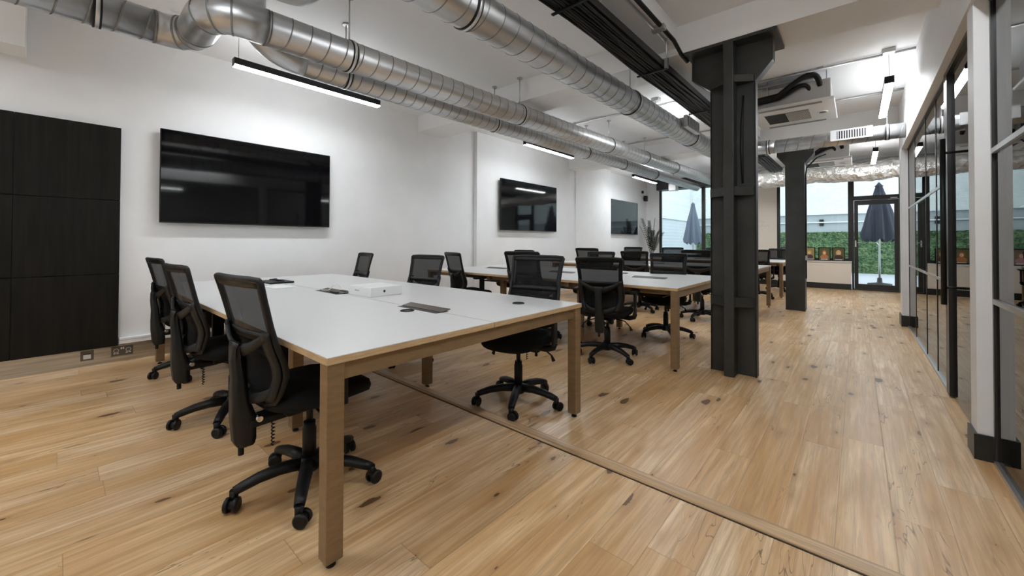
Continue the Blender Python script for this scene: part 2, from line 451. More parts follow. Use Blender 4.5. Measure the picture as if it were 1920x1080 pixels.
# ------------------------------------------------------------------ steel columns
CX, CY = -.83, 3.97
K = M['column']
c = thing('steel_column', 'large dark grey steel column with flared head beside the middle desks', 'column', (CX,CY,0))
mb = MB()
mb.box((-.175,-.03,0),(.170,.03,2.56),K,.004)               # web wall
mb.box((.170,-.045,0),(.180,.045,2.56),M['plastic_grey'])
mb.box((-.18,-.045,0),(-.175,.045,2.56),K)
mb.make('column_shaft', c)
for s in (-1,1):
    y0, y1 = sorted((s*.03, s*.17))
    MB().box((-.045,y0,0),(.035,y1,2.895),K,.005).make('column_fin', c)
mb = MB()
for s in (-1,1):
    mb.prism([(-.175,2.55),(.175,2.55),(.30,2.70),(.30,2.895),(-.33,2.895),(-.33,2.68)], 1, -.03 if s<0 else .0, .0 if s<0 else .03, K)
mb.prism([(.178,2.54),(.308,2.695),(.308,2.895),(.296,2.895),(.296,2.70),(.17,2.55)], 1, -.05, .05, K)
mb.prism([(-.178,2.54),(-.338,2.675),(-.338,2.895),(-.326,2.895),(-.326,2.68),(-.17,2.55)], 1, -.05, .05, K)
mb.make('column_gusset', c)
MB().box((-.37,-.17,2.882),(.35,.28,2.908),K,.003).make('cap_plate', c)
for z0, z1 in ((2.54,2.60),(1.56,1.635),(.60,.68)):
    MB().prism([(-.174,-.03),(-.174,-.075),(-.05,-.145),(.04,-.145),(.169,-.06),(.169,-.03)],2,z0,z1,K).make('stiffener', c)
MB().tube([(.085,-.035,2.44),(.075,-.04,2.2),(.072,-.04,1.95),(.078,-.037,1.67)],[.007,.010,.011,.008],M['plastic_grey'],8).make('weld_bead', c)
b2 = thing('steel_column', 'plain dark steel column standing further back towards the garden door', 'column', (-.80,8.43,0))
MB().box((-.14,-.13,0),(.135,.13,2.7),K,.004).make('column_shaft', b2)
MB().prism([(-.14,2.5),(.135,2.5),(.26,2.66),(.26,2.9),(-.26,2.9),(-.26,2.66)],1,-.12,.12,K).make('column_gusset', b2)
MB().tube([(.148,-.10,.55),(.148,-.10,2.3),(.16,-.10,2.42),(.30,-.10,2.58),(.42,-.1,2.62)],.010,M['plastic'],8).tube([(.150,-.06,1.0),(.150,-.06,2.32),(.17,-.06,2.45),(.32,-.06,2.62)],.008,M['conduit'],8).make('cable_run', b2)
MB().box((.137,-.13,.86),(.165,-.09,.94),M['conduit'],.004).make('switch_box', b2)

# ------------------------------------------------------------------ glass partition
def partition_post(mb, y, t, m=FB): mb.box((.534,y-t/2,0),(.549,y+t/2,2.44),m)
g = thing('glass_partition', 'long black framed glass partition between the two white piers', 'glass partition', (0,0,0))
mb = MB(); mb.box((.525,4.535,2.44),(.56,7.71,2.46),FB); mb.box((.522,4.535,0),(.56,7.71,.018),M['conduit'])
for y in (7.68,): partition_post(mb, y, .04)
mb.make('partition_frame', g)
for y, t in ((6.87,.02),(5.88,.02),(5.17,.02)):
    q = MB(); partition_post(q, y, t); q.make('mullion', g)
for z in (1.635,.845): 
    MB().box((.533,4.56,z-.012),(.538,7.70,z+.012),M['conduit']).make('glazing_bar', g)
for a, b_ in ((7.66,6.885),(6.855,5.895),(5.865,5.185),(5.155,4.56)):
    MB().box((.538,b_,.018),(.546,a,2.425),M['glass']).make('glass_pane', g)
g2 = thing('glass_door', 'tall glass door with long black bar handles, before the near white pier', 'glass door', (0,0,0))
mb = MB(); mb.box((.515,4.40,.01),(.57,4.47,2.42),FB); mb.box((.515,4.47,.01),(.57,4.53,2.42),FB); mb.make('door_stile', g2)
MB().box((.515,3.405,2.425),(.565,4.53,2.46),FB).make('door_header', g2)
MB().box((.536,3.405,.012),(.546,4.40,2.42),M['glass']).make('glass_pane', g2)
for z in (1.615,.85): MB().box((.55,3.405,z-.012),(.566,4.40,z+.012),M['conduit']).make('glazing_bar', g2)
for x in (.46,.625):
    q = MB().tube([(x,4.12,.72),(x,4.12,1.89)],.0155,M['plastic'],12); 
    for z in (.84,1.79):
        q.cyl((x,4.12,z),(.536 if x<.5 else .546,4.12,z),.009,M['plastic'])
    q.make('door_handle', g2)
g3 = thing('glass_partition', 'near glass partition at the right edge, in front of the white pier', 'glass partition', (0,0,0))
mb = MB(); mb.box((.535,3.215,0),(.565,3.238,2.46),FB); mb.box((.53,-2.7,2.43),(.57,3.215,2.46),FB); mb.box((.53,-2.7,0),(.565,3.215,.02),M['conduit']); mb.make('partition_frame', g3)
MB().box((.545,-2.7,.02),(.553,3.215,2.43),M['glass']).make('glass_pane', g3)
for z in (1.635,.848): MB().box((.532,-2.7,z-.013),(.545,3.215,z+.013),M['conduit']).make('glazing_bar', g3)

# ------------------------------------------------------------------ ducts
def ring_tube(mb, pts, r, m, n=28): mb.tube(pts, r, m, n, cap=True)
def spiral_duct(mb, p0, p1, r, pitch=.135):
    p0 = Vector(p0); p1 = Vector(p1); L_ = (p1-p0).length; d = (p1-p0)/L_
    mb.tube([p0,p1], r, M['duct'], 36)
    a = d.cross(Vector((0,0,1))).normalized(); b = a.cross(d)
    steps = int(L_/pitch*28); pts = []
    t0 = .01
    for i in range(steps+1):
        t = t0 + (L_-2*t0)*i/steps; an = 2*PI*(t/pitch)
        pts.append(p0 + d*t + (a*math.cos(an)+b*math.sin(an))*(r+.0008))
    # ribbon seam
    prev = None; fs = []
    for i, p in enumerate(pts):
        nrm = (p - (p0 + d*((p-p0).dot(d)))).normalized()
        q = [mb.bm.verts.new(p - d*.0045), mb.bm.verts.new(p + nrm*.0022), mb.bm.verts.new(p + d*.0045)]
        if prev:
            for k in range(2): fs.append(mb.bm.faces.new([prev[k],prev[k+1],q[k+1],q[k]]))
        prev = q
    mb._fin(fs, M['duct_seam'], True)
def collar(root, c, d, r, rod_top=None):
    c = Vector(c); d = Vector(d).normalized()
    q = MB()
    q.tube([c-d*.021, c-d*.010], r+.006, M['plastic'], 32).tube([c+d*.010, c+d*.021], r+.006, M['plastic'], 32).tube([c-d*.010, c+d*.010], r+.010, M['clip_white'], 32)
    o = q.make('duct_clamp', root)
    if rod_top:
        q = MB().cyl(c+Vector((0,0,r)), (c.x,c.y,rod_top), .006, M['conduit'], 8).cyl((c.x,c.y,rod_top-.012),(c.x,c.y,rod_top),.035,M['conduit'],12)
        q.make('hanger_rod', root)
def arc(c, r, a0, a1, n, fn): return [fn(c, r, a0+(a1-a0)*i/n) for i in range(n+1)]
def bez(p0, p1, p2, p3, n=16):
    out = []
    for i in range(n+1):
        t = i/n; s_ = 1-t
        out.append(Vector(p0)*s_**3 + Vector(p1)*3*s_*s_*t + Vector(p2)*3*s_*t*t + Vector(p3)*t**3)
    return out

# duct B (nearest, middle of the room)
RB = .118
dB = thing('air_duct', 'silver spiral air duct running down the middle of the room beside the black cable tray', 'air duct')
mb = MB(); spiral_duct(mb, (-1.72,-2.7,2.445), (-1.68,6.55,2.575), RB); mb.make('duct_run', dB)
path = bez((-1.68,6.55,2.575),(-1.68,6.95,2.58),(-1.55,7.03,2.59),(-1.18,7.03,2.60))
MB().tube(path, [RB]*9+[RB-.004*(i+1)/2 for i in range(8)], M['duct'], 32).make('duct_elbow', dB)
for y in (-.6,1.55,3.72,5.55): collar(dB, (-1.708+.028*(y/6.5),y,2.483+.01405*y), (0,1,0), RB, ZS if not 3.7<y<4.3 else ZS)
q = MB(); q.box((-1.545,4.86,2.52),(-1.50,5.33,2.66),M['duct'],.004)
q.box((-1.64,4.88,2.54),(-1.54,5.31,2.64),M['duct'])
q.box((-1.503,4.875,2.535),(-1.494,5.315,2.645),M['plastic'])
for i in range(9): q.box((-1.496,4.885+i*.048,2.53),(-1.488,4.903+i*.048,2.65),M['duct'])
q.make('air_grille', dB)
# cross duct with vent
dC = thing('air_duct', 'silver cross duct with white louvred vent, running from the column to the right wall', 'air duct')
mb = MB(); mb.tube([(-1.18,7.03,2.60),(-1.02,7.03,2.595),(-.92,7.03,2.585)],[.10,.10,.098],M['duct'],32); spiral_duct(mb, (-.92,7.03,2.585), (.465,7.03,2.585), .095, .15); mb.make('duct_run', dC)
q = MB().box((-.27,6.918,2.535),(.16,6.93,2.68),M['white_gloss'],.002).box((-.235,6.93,2.55),(.125,6.96,2.665),M['white_gloss'])
q.box((-.20,6.9165,2.556),(.10,6.919,2.66),M['dark_ink'])
for i in range(12): q.box((-.192+i*.026,6.912,2.555),(-.181+i*.026,6.917,2.661),M['white_gloss'])
q.make('air_grille', dC)
collar(dC, (.30,7.03,2.585), (1,0,0), .095, ZS); collar(dC, (-1.0,7.03,2.59), (1,0,0), .10)

# duct A (main left duct) with S bend
RA = .122
dA = thing('air_duct', 'thicker silver air duct with an S bend above the front desk, left of centre', 'air duct')
A0 = (-3.16,.96,2.665); A1 = (-3.02,12.2,2.87)
def Aat(y): t = (y-.96)/11.24; return (A0[0]+(A1[0]-A0[0])*t, y, A0[2]+(A1[2]-A0[2])*t)
mb = MB(); spiral_duct(mb, A0, A1, RA); mb.make('duct_run', dA)
LA = (-3.74,.44,2.665)
spath = [Vector(A0)]
for i in range(11): t = PI/2*i/10; spath.append(Vector((-3.33+.17*math.cos(t), .82-.17*math.sin(t), 2.665)))
for i in range(11): t = PI/2*i/10; spath.append(Vector((-3.57-.17*math.sin(t), .48+.17*math.cos(t), 2.665)))
spath.append(Vector(LA)); NS = len(spath)-1
mb = MB(); mb.tube(spath, [RA-.012*i/NS for i in range(NS+1)], M['duct'], 36); mb.make('duct_elbow', dA)
mb = MB(); spiral_duct(mb, (-3.74,-2.7,2.64), LA, .11); mb.make('duct_run', dA)
collar(dA, (-3.74,.16,2.66), (0,1,0), .11, ZS)
for i in (0,3,6,9,12,15,18,NS):
    p_ = spath[i]; d = (spath[min(i+1,NS)]-spath[max(i-1,0)]).normalized()
    MB().tube([p_-d*.006,p_+d*.006], RA-.012*i/NS+.003, M['duct_seam'], 36).make('duct_joint', dA)
for y in (1.57,3.73,6.0,7.42,9.0): collar(dA, Aat(y), (0,1,0), RA, ZS)

# duct A2 (slimmer, nearer the wall)
dD = thing('air_duct', 'slimmer silver air duct nearest the television wall, with a curved elbow at its near end', 'air duct')
R2_ = .103
mb = MB(); spiral_duct(mb, (-3.58,1.38,2.675), (-3.46,12.0,2.73), R2_, .12); mb.make('duct_run', dD)
ep = bez((-3.58,1.38,2.675),(-3.58,1.12,2.675),(-3.52,.98,2.76),(-3.50,.96,2.98),12)+[Vector((-3.50,.96,3.165))]
MB().tube(ep, R2_, M['duct'], 32).make('duct_elbow', dD)
for y in (1.75,3.73,6.0,7.42,9.0):
    t = (y-1.38)/10.6; collar(dD, (-3.58+.12*t,y,2.675+.055*t), (0,1,0), R2_, ZS)
# duct C : short one above with rounded end
dE = thing('air_duct', 'short silver duct with a rounded end high above the S bend', 'air duct')
mb = MB(); spiral_duct(mb, (-2.86,-2.7,2.83), (-2.86,.80,2.86), .12); mb.make('duct_run', dE)
MB().tube(bez((-2.86,.80,2.86),(-2.86,1.10,2.865),(-2.92,1.16,2.90),(-3.02,1.17,3.165),14), .12, M['duct'], 32).make('duct_elbow', dE)
for y in (.62,.80): MB().tube([(-2.86,y-.006,2.86),(-2.86,y+.006,2.86)], .124, M['duct_seam'], 36).make('duct_joint', dE)

# foil ducts at the back
for i, (yy_, zz, r, lab) in enumerate(((11.50,2.715,.20,'lower crinkled foil wrapped duct in front of the back windows'),(12.25,2.90,.19,'upper crinkled foil wrapped duct close to the ceiling at the back'))):
    q = MB()
    pts = []; rr = []
    for k in range(60):
        t = k/59; pts.append((-2.6+3.36*t+(0 if i else 0), yy_+.03*math.sin(9*t+i), zz+.015*math.sin(14*t+2*i))); rr.append(r*(1+.05*math.sin(31*t+i)+random.uniform(-.03,.03)))
    q.tube(pts, rr, M['foil'], 40)
    for v in q.bm.verts: v.co += Vector((0, random.uniform(-.008,.008), random.uniform(-.008,.008)))
    q.make('foil_duct', label=lab, cat='air duct')

# ------------------------------------------------------------------ cable tray
t_ = thing('cable_tray', 'black ladder cable tray full of cables hanging under the ceiling', 'cable tray')
def TX(y): return -1.46 + .012*y
mb = MB()
ya, yb = -2.7, 10.4
def trayrun(x0, x1, z0, z1, m): 
    q0 = [(TX(ya)+x0,ya),(TX(ya)+x1,ya),(TX(yb)+x1,yb),(TX(yb)+x0,yb)]
    mb.prism(q0, 2, z0, z1, m)
trayrun(-.115,-.105,2.735,2.79,M['plastic']); trayrun(.105,.115,2.735,2.79,M['plastic'])
trayrun(-.105,.105,2.735,2.742,M['plastic_grey'])
mb.make('tray', t_)
for k in range(11):
    x = -.095+.019*k; rr = random.uniform(.007,.012); pts = []
    for j in range(40):
        y = ya+(yb-ya)*j/39; pts.append((TX(y)+x+.006*math.sin(j*.9+k*2), y, 2.728-rr+.006*math.sin(j*1.3+k)+ (.0 if k%3 else -.006)))
    MB().tube(pts, rr, M['plastic'] if k%4 else M['plastic_grey'], 8).make('cable', t_)
for y in (.6,2.2,3.55,5.0,6.4,8.3):
    q = MB().box((TX(y)-.125,y-.011,2.692),(TX(y)+.15,y+.011,2.702),M['plastic']).box((TX(y)+.13,y-.012,2.70),(TX(y)+.16,y+.012,2.79),M['conduit'])
    q.cyl((TX(y)+.145,y,2.70),(TX(y)+.145,y,ZS-.002 if abs(y-3.9)>.2 else 2.91),.006,M['conduit'],8)
    q.make('tray_bracket', t_)
# conduits on the ceiling
def conduit(y, x0, x1, lab, z=ZS-.02):
    q = MB(); q.cyl((x0,y,z),(x1,y,z),.0125,M['conduit'],10)
    xx = x0+.3
    while xx < x1: q.box((xx-.02,y-.02,z-.004),(xx+.02,y+.02,ZS),M['conduit']); xx += 1.1
    return q.make('ceiling_conduit', label=lab, cat='conduit')
conduit(5.74,-3.9,.465,'nearest galvanised conduit crossing the ceiling to the first hanging lamp')
conduit(7.18,-1.1,.465,'second galvanised conduit crossing the ceiling behind the air conditioner')
conduit(7.62,-3.6,-1.7,'galvanised conduit crossing the ceiling behind the left ducts')
conduit(9.7,-3.0,.6,'far galvanised conduit crossing the ceiling towards the garden door')
q = MB().tube([(-1.225,-2.7,2.955),(-1.225,3.6,2.955),(-1.225,3.8,2.90),(-1.2,3.9,2.86)],.018,M['plastic'],10)
q.tube([(-1.28,-2.7,2.95),(-1.28,3.6,2.95)],.012,M['conduit'],10)
for y in (.5,1.75,3.3): q.box((-1.30,y-.03,2.925),(-1.195,y+.03,2.965),M['conduit'])
q.make('ceiling_conduit', label='black cable conduit clipped along the white ceiling downstand above the tray', cat='conduit')
q = MB().tube(bez((-1.40,1.86,2.79),(-1.36,1.9,2.70),(-1.28,1.85,2.76),(-1.2,1.72,2.93)),.008,M['white_gloss'],8).tube(bez((-1.41,1.83,2.79),(-1.37,1.86,2.69),(-1.29,1.82,2.75),(-1.21,1.69,2.93)),.006,M['conduit'],8)
q.make('flexible_conduit', label='white flexible conduit looping from the cable tray to the ceiling downstand', cat='conduit')

# ------------------------------------------------------------------ linear lamps
def lamp(x, y0, L_, z, lab):
    r = thing('linear_lamp', lab, 'hanging lamp', (x,y0+L_/2,z), 0, 'black linear hanging lamps')
    h = L_/2
    q = MB(); q.box((-.037,-h,.012),(-.034,h,.075),M['plastic']).box((.034,-h,.012),(.037,h,.075),M['plastic']).box((-.034,-h,.055),(.034,h,.060),M['plastic'])
    q.box((-.037,-h-.003,0),(.037,-h,.075),M['plastic']).box((-.037,h,0),(.037,h+.003,.075),M['plastic']); q.make('lamp_housing', r)
    MB().box((-.0345,-h+.001,0),(.0345,h-.001,.014),M['led']).make('lamp_diffuser', r)
    MB().box((-.030,-h+.004,.0605),(.030,h-.004,.064),M['uplight']).make('uplight_diffuser', r)
    for s in (-1,1): MB().cyl((0,s*(h-.04),.056),(0,s*(h-.04),ZS-z-.001),.0022,M['plastic'],6).make('suspension_cable', r)
    MB().box((-.05,-h+.0,ZS-z-.045),(.05,-h+.11,ZS-z-.001),M['conduit'],.006).make('ceiling_box', r)
    return r
lamp(-4.42,1.08,1.5,2.80,'black linear hanging lamp above the large television, nearest on the left')
lamp(-4.28,5.25,1.5,2.82,'black linear hanging lamp above the middle television')
lamp(-4.30,9.65,1.5,2.82,'small black linear hanging lamp furthest back on the left, near the wall speaker')
lamp(-2.12,5.45,1.4,2.86,'linear lamp hidden above the middle spiral duct')
lamp(-2.12,9.6,1.5,2.86,'unseen linear lamp far back above the last desks')  # unseen; carries the middle row on for even light
lamp(.26,5.62,1.5,2.80,'black linear lamp hanging near the right bulkhead, nearest on the right')
lamp(.26,9.65,1.5,2.80,'black linear lamp hanging further back before the foil ducts')
lamp(.26,1.1,1.5,2.80,'unseen linear lamp added over the walkway beside the near glass partition')  # out of frame, added in line with the right row for even light
lamp(-2.12,-.9,1.5,2.86,'unseen linear lamp added behind the camera above the front of the room')  # unseen lamp added as general fill for the front
lamp(-4.42,-2.5,1.5,2.80,'unseen linear lamp added behind the camera by the black cabinet')  # added out of view to fill the left side with light
lamp(.26,-2.4,1.5,2.80,'unseen linear lamp added behind the camera by the near glass partition')  # added out of view to fill the right side with light
lamp(1.9,.5,1.5,2.4,'unseen linear lamp added in the nearer meeting room')  # no lamp in view here; added as extra light behind the near glass
lamp(1.9,5.0,1.5,2.4,'unseen linear lamp added in the further meeting room')  # likewise added, lights the room behind the long partition

# ------------------------------------------------------------------ air conditioners
def aircon(x, y, z, lab, rods=True):
    r = thing('ceiling_air_conditioner', lab, 'air conditioner', (x,y,z), 0, 'ceiling cassette air conditioners')
    W_ = M['white_gloss']
    q = MB().box((-.435,-.49,0),(.435,.49,.035),W_,.012,seg=3); 
    q.box((-.32,-.47,-.002),(.32,-.40,.002),M['grey_ink']).box((-.32,.40,-.002),(.32,.47,.002),M['grey_ink'])
    q.make('fascia', r)
    q = MB().box((-.30,-.24,-.004),(.19,.24,.001),W_)
    for i in range(14): q.box((-.285,-.225+i*.033,-.009),(.175,-.207+i*.033,-.003),M['dark_ink'])
    for i in range(22): q.box((-.06+i*.0108,-.225,-.011),(-.055+i*.0108,.225,-.008),W_)
    q.make('intake_grille', r)
    q = MB().tube([(.30+.05*math.cos(t),.02+.05*math.sin(t),-.004) for t in [i*PI/10 for i in range(20)]],.008,W_,8,closed=True).box((.27,-.01,-.004),(.33,.05,0),M['dark_ink'])
    q.make('sensor', r)
    MB().box((-.40,-.42,.035),(.40,.42,.27),M['conduit'],.006).make('casing', r)
    for sx in (-.38,.36):
        for sy in (-.40,.40): MB().cyl((sx,sy,.035),(sx,sy,ZS-z-.001),.006,M['conduit'],8).make('hanger_rod', r)
    q = MB().tube(bez((.30,-.40,.20),(.28,-.52,.44),(.12,-.5,.30),(-.10,-.50,.15),14)+[Vector((-.65,-.50,.12))],.030,M['plastic'],14)
    q.tube(bez((.20,-.40,.17),(.18,-.47,.30),(.05,-.46,.2),(-.10,-.45,.13),14)+[Vector((-.65,-.45,.10))],.022,M['plastic'],12)
    q.make('refrigerant_pipe', r)
    q = MB().box((-.7,-.44,.30),(.30,-.41,.325),M['conduit']); q.make('support_rail', r)
    q = MB().cyl((-.22,-.43,.13),(-.22,-.43,ZS-z-.001),.008,M['conduit'],8).box((-.25,-.45,.13),(-.19,-.40,.17),M['plastic']); q.make('pipe_hanger', r)
    return r
aircon(-.62,6.28,2.80,'white ceiling cassette air conditioner just right of the large column')
aircon(-.50,9.9,2.70,'second white ceiling cassette air conditioner further back behind the cross duct')
aircon(-3.9+1.3,10.6,2.95,'white ceiling cassette air conditioner at the far left behind the ducts') if False else None

# smoke detector
MB().lathe([(.05,0),(.055,.012),(.05,.03),(.03,.04)],M['white_gloss'],(.33,8.75,ZS-.041)).make('smoke_detector', label='round white smoke detector on the ceiling near the far right lamp', cat='smoke detector')

# ------------------------------------------------------------------ televisions
def tv(y0, y1, z0, z1, x, lab, tilt=0):
    cy, cz = (y0+y1)/2, (z0+z1)/2; h, v = (y1-y0)/2, (z1-z0)/2
    r = thing('television', lab, 'television', (x,cy,cz), 0, 'wall mounted televisions')
    MB().box((-.030,-h,-v),(0,h,v),M['plastic'],.003).make('television_casing', r)
    MB().box((0,-h+.007,-v+.014),(.0015,h-.007,v-.007),M['screen']).make('screen', r)
    MB().box((0,-.03,-v+.002),(.003,.03,-v+.010),M['plastic_grey']).make('sensor', r)
    MB().box((WL-x if x<-5.2 else WL+.085-x,-.25,-.2),(-.030,.25,.2),M['plastic']).make('wall_bracket', r)
tv(.675,2.365,1.335,2.28,WL+.085,'largest television in view, opposite the front desk')
tv(5.60,7.47,1.385,2.385,WL+.175,'middle television on the wall pier, dark with blue window reflections')
tv(10.26,12.10,1.395,2.39,WL+.085,'furthest television, partly behind the wall pier near the palm')

# black cabinet on the wall
cb_ = thing('wall_cabinet', 'tall black wood panelled wall cabinet at the left edge', 'cabinet', (WL,0,0))
MB().box((.0,-1.515,.157),(.030,.397,2.222),M['dark_ink']).make('cabinet_body', cb_)
for j in range(3):
    y1 = .398-j*.638; y0 = y1-.634
    for z0, z1 in ((.158,.836),(.841,1.528),(1.533,2.222)):
        MB().box((.030,y0,z0),(.048,y1,z1),M['veneer'],.0012,seg=1).make('cabinet_door', cb_)

# sockets
s_ = thing('wall_socket', 'small square metal data socket under the black cabinet', 'socket', (WL+.012,.20,.10))
MB().box((0,-.042,-.045),(.006,.042,.045),M['socket'],.002).make('face_plate', s_)
MB().box((.006,-.024,-.03),(.008,.024,.008),M['socket_white']).box((.006,-.024,.012),(.0085,-.003,.02),M['dark_ink']).box((.006,.003,.012),(.0085,.024,.02),M['dark_ink']).make('data_port', s_)
s_ = thing('wall_socket', 'double metal power socket in the steel skirting right of the cabinet', 'socket', (WL+.012,.43,.10))
MB().box((0,-.075,-.045),(.006,.075,.045),M['socket'],.002).make('face_plate', s_)
for sy in (-.042,.042):
    q = MB().tube([(.0065,sy+.017*math.cos(i*PI/8),.006+.017*math.sin(i*PI/8)) for i in range(16)],.002,M['socket_white'],6,closed=True)
    q.box((.006,sy-.018,-.024),(.008,sy-.004,-.016),M['socket_white']).box((.006,sy+.004,-.024),(.008,sy+.018,-.016),M['socket_white'])
    q.make('power_outlet', s_)
MB().box((.006,-.012,.016),(.010,-.002,.034),M['socket_white']).box((.006,.002,.016),(.010,.012,.034),M['socket_white']).make('socket_switch', s_)

# ------------------------------------------------------------------ desks
def desk(x1, y0, y1, lab, bays=3, bay=1.2, hatch=True, grom=()):
    x0 = x1-bays*bay; ym = (y0+y1)/2
    r = thing('bench_desk', lab, 'desk', (x1,y0,0), 0, 'white bench desks with bronze legs')
    Wd = x0-x1; D = y1-y0; h = D/2
    for a, b_ in ((0,h-.003),(h+.003,D)):
        q = MB(); q.box((Wd,a,.719),(0,b_,.743),M['edge']); q.box((Wd+.001,a+.001,.743),(-.001,b_-.001,.7455),M['white_lam']); q.make('desktop', r)
    Bz = M['bronze']; lw = .062
    for yy in (0,1):
        for xx in (0,1):
            lx = -.004 if xx == 0 else Wd+.004+lw; ly = .004 if yy == 0 else D-.004-lw
            lg = MB().box((lx-lw,ly,.025),(lx,ly+lw,.719),Bz,.003).make('leg', r)
            MB().cyl((lx-lw/2,ly+lw/2,0),(lx-lw/2,ly+lw/2,.008),.017,M['rubber']).cyl((lx-lw/2,ly+lw/2,.008),(lx-lw/2,ly+lw/2,.03),.007,M['chrome']).make('foot', lg)
    for k in range(1,bays):
        for ly in (.32,D-.32-lw):
            lx = -k*bay+lw/2
            lg = MB().box((lx-lw,ly,.025),(lx,ly+lw,.70),Bz,.003).make('leg', r)
            MB().cyl((lx-lw/2,ly+lw/2,0),(lx-lw/2,ly+lw/2,.008),.017,M['rubber']).cyl((lx-lw/2,ly+lw/2,.008),(lx-lw/2,ly+lw/2,.03),.007,M['chrome']).make('foot', lg)
        MB().box((-k*bay-.02,.06,.66),(-k*bay+.02,D-.06,.719),Bz).make('cross_rail', r)
    MB().box((-.020-.035,.066,.652),(-.020,D-.066,.719),Bz,.002).make('end_rail', r)
    MB().box((Wd+.02,.066,.652),(Wd+.055,D-.066,.719),Bz,.002).make('end_rail', r)
    for yy in (.11,D-.15): MB().box((Wd+.055,yy,.665),(-.055,yy+.04,.717),Bz).make('long_rail', r)
    MB().box((Wd+.4,h-.12,.55),(-.4,h+.12,.56),M['plastic']).make('cable_basket', r)
    for k in range(bays):
        cx_ = -(k+.5)*bay
        # flip up cable hatch on the seam
        q = MB().prism([(cx_-.19,h-.05),(cx_+.19,h-.05),(cx_+.19,h+.04),(cx_-.19,h+.04)],2,.7455,.7468,M['dark_ink']); 
        q.make('cable_slot', r)  # flat dark slab on the top, stands in for the shaded opening
        q = MB().prism([(-.015,0),(.05,0),(.05,.004),(-.015,.004)],0,cx_-.195,cx_+.195,M['hatch'],Matrix.Translation((0,h+.004,.748)) @ Matrix.Rotation(R(10),4,'X')); q.make('hatch_lid', r)
    for gx, gy in grom:
        c_ = (gx-x1, gy-y0)
        MB().tube([(c_[0]+.036*math.cos(i*PI/12),c_[1]+.036*math.sin(i*PI/12),.7465) for i in range(24)],.005,M['plastic'],8,closed=True).lathe([(.034,.7457),(.001,.7462)],M['plastic_grey'],(c_[0],c_[1],0),24,False).make('cable_grommet', r)
    return r
GD = 'desks'
desk(-1.385,.62,2.30,'front bench desk with the white box on it', grom=((-1.69,2.01),(-1.99,1.355)))
desk(-1.20,3.615,5.30,'second bench desk, its near corner left of the large column', grom=((-2.3,4.9),))
desk(-1.17,6.75,8.45,'third bench desk, its far corner seen between the two columns')
desk(-1.17,9.95,11.60,'last bench desk in front of the back windows')

# things on the front desk
ZT = .7455
b_ = thing('laptop_box', 'white cardboard laptop box standing on the front desk', 'box', (-2.66,1.50,ZT), R(3))
MB().box((-.30,0,0),(0,.27,.068),M['white_box'],.003).make('box_body', b_)
MB().box((-.30,.001,.0685),(-.12,.269,.0695),M['white_gloss'],.0003,seg=1).make('box_lid_panel', b_)
q = MB().lathe([(.0095,-.0004),(.0095,.0006)],M['dark_ink'],(0,0,0),20); 
bmesh.ops.transform(q.bm, matrix=Matrix.Translation((.0006,.115,.036)) @ Matrix.Rotation(PI/2,4,'Y'), verts=q.bm.verts[:]); q.make('round_logo', b_)
q = MB()
for k, wd in enumerate((.008,.005,.006,.004,.006,.005)): q.box((-.205+k*.0095,-.0006,.036),(-.205+k*.0095+wd,.0002,.043),M['grey_ink'])
q.make('printed_name', b_)
q = MB().tube([(-3.33,1.44,ZT+.006),(-3.26,1.46,ZT+.006),(-3.235,1.47,ZT+.02),(-3.22,1.49,ZT+.055),(-3.185,1.51,ZT+.062),(-3.165,1.52,ZT+.03),(-3.16,1.53,ZT+.006),(-3.10,1.56,ZT+.006),(-3.02,1.58,ZT+.006)],.0035,M['white_box'],8)
q.make('white_cable', label='white charging cable looping beside the laptop box', cat='cable')
MB().box((0,0,0),(.09,.03,.018),M['plastic'],.004).make('power_adapter', loc=(-3.12,1.49,ZT), label='small black adapter lying left of the white box', cat='adapter')
MB().box((0,0,0),(.11,.028,.012),M['plastic'],.004).make('power_adapter', loc=(-3.16,1.43,ZT), label='flat black adapter lying in front of the looping white cable', cat='adapter')
MB().box((-.13,-.085,0),(.13,.085,.006),M['white_box'],.002).make('tablet', loc=(-3.86,1.30,ZT), label='thin white tablet lying nearest the looping cable', cat='tablet')
MB().box((-.15,-.10,0),(.15,.10,.008),M['white_box'],.002).make('notebook', loc=(-4.18,1.36,ZT), label='white notebook under the black laptop at the far end of the front desk', cat='notebook')
MB().box((-.15,-.105,0),(.15,.105,.017),M['plastic'],.004).make('laptop', loc=(-4.22,1.40,ZT+.008), label='closed black laptop lying on the white notebook', cat='laptop')
MB().tube([(-.13,-.02,.006),(-.04,.01,.012),(.05,-.01,.010),(.14,.02,.006)],[.004,.010,.009,.004],M['plastic'],8).make('cable', loc=(-4.22,1.40,ZT+.025), label='coiled black lead lying on top of the closed laptop', cat='cable')

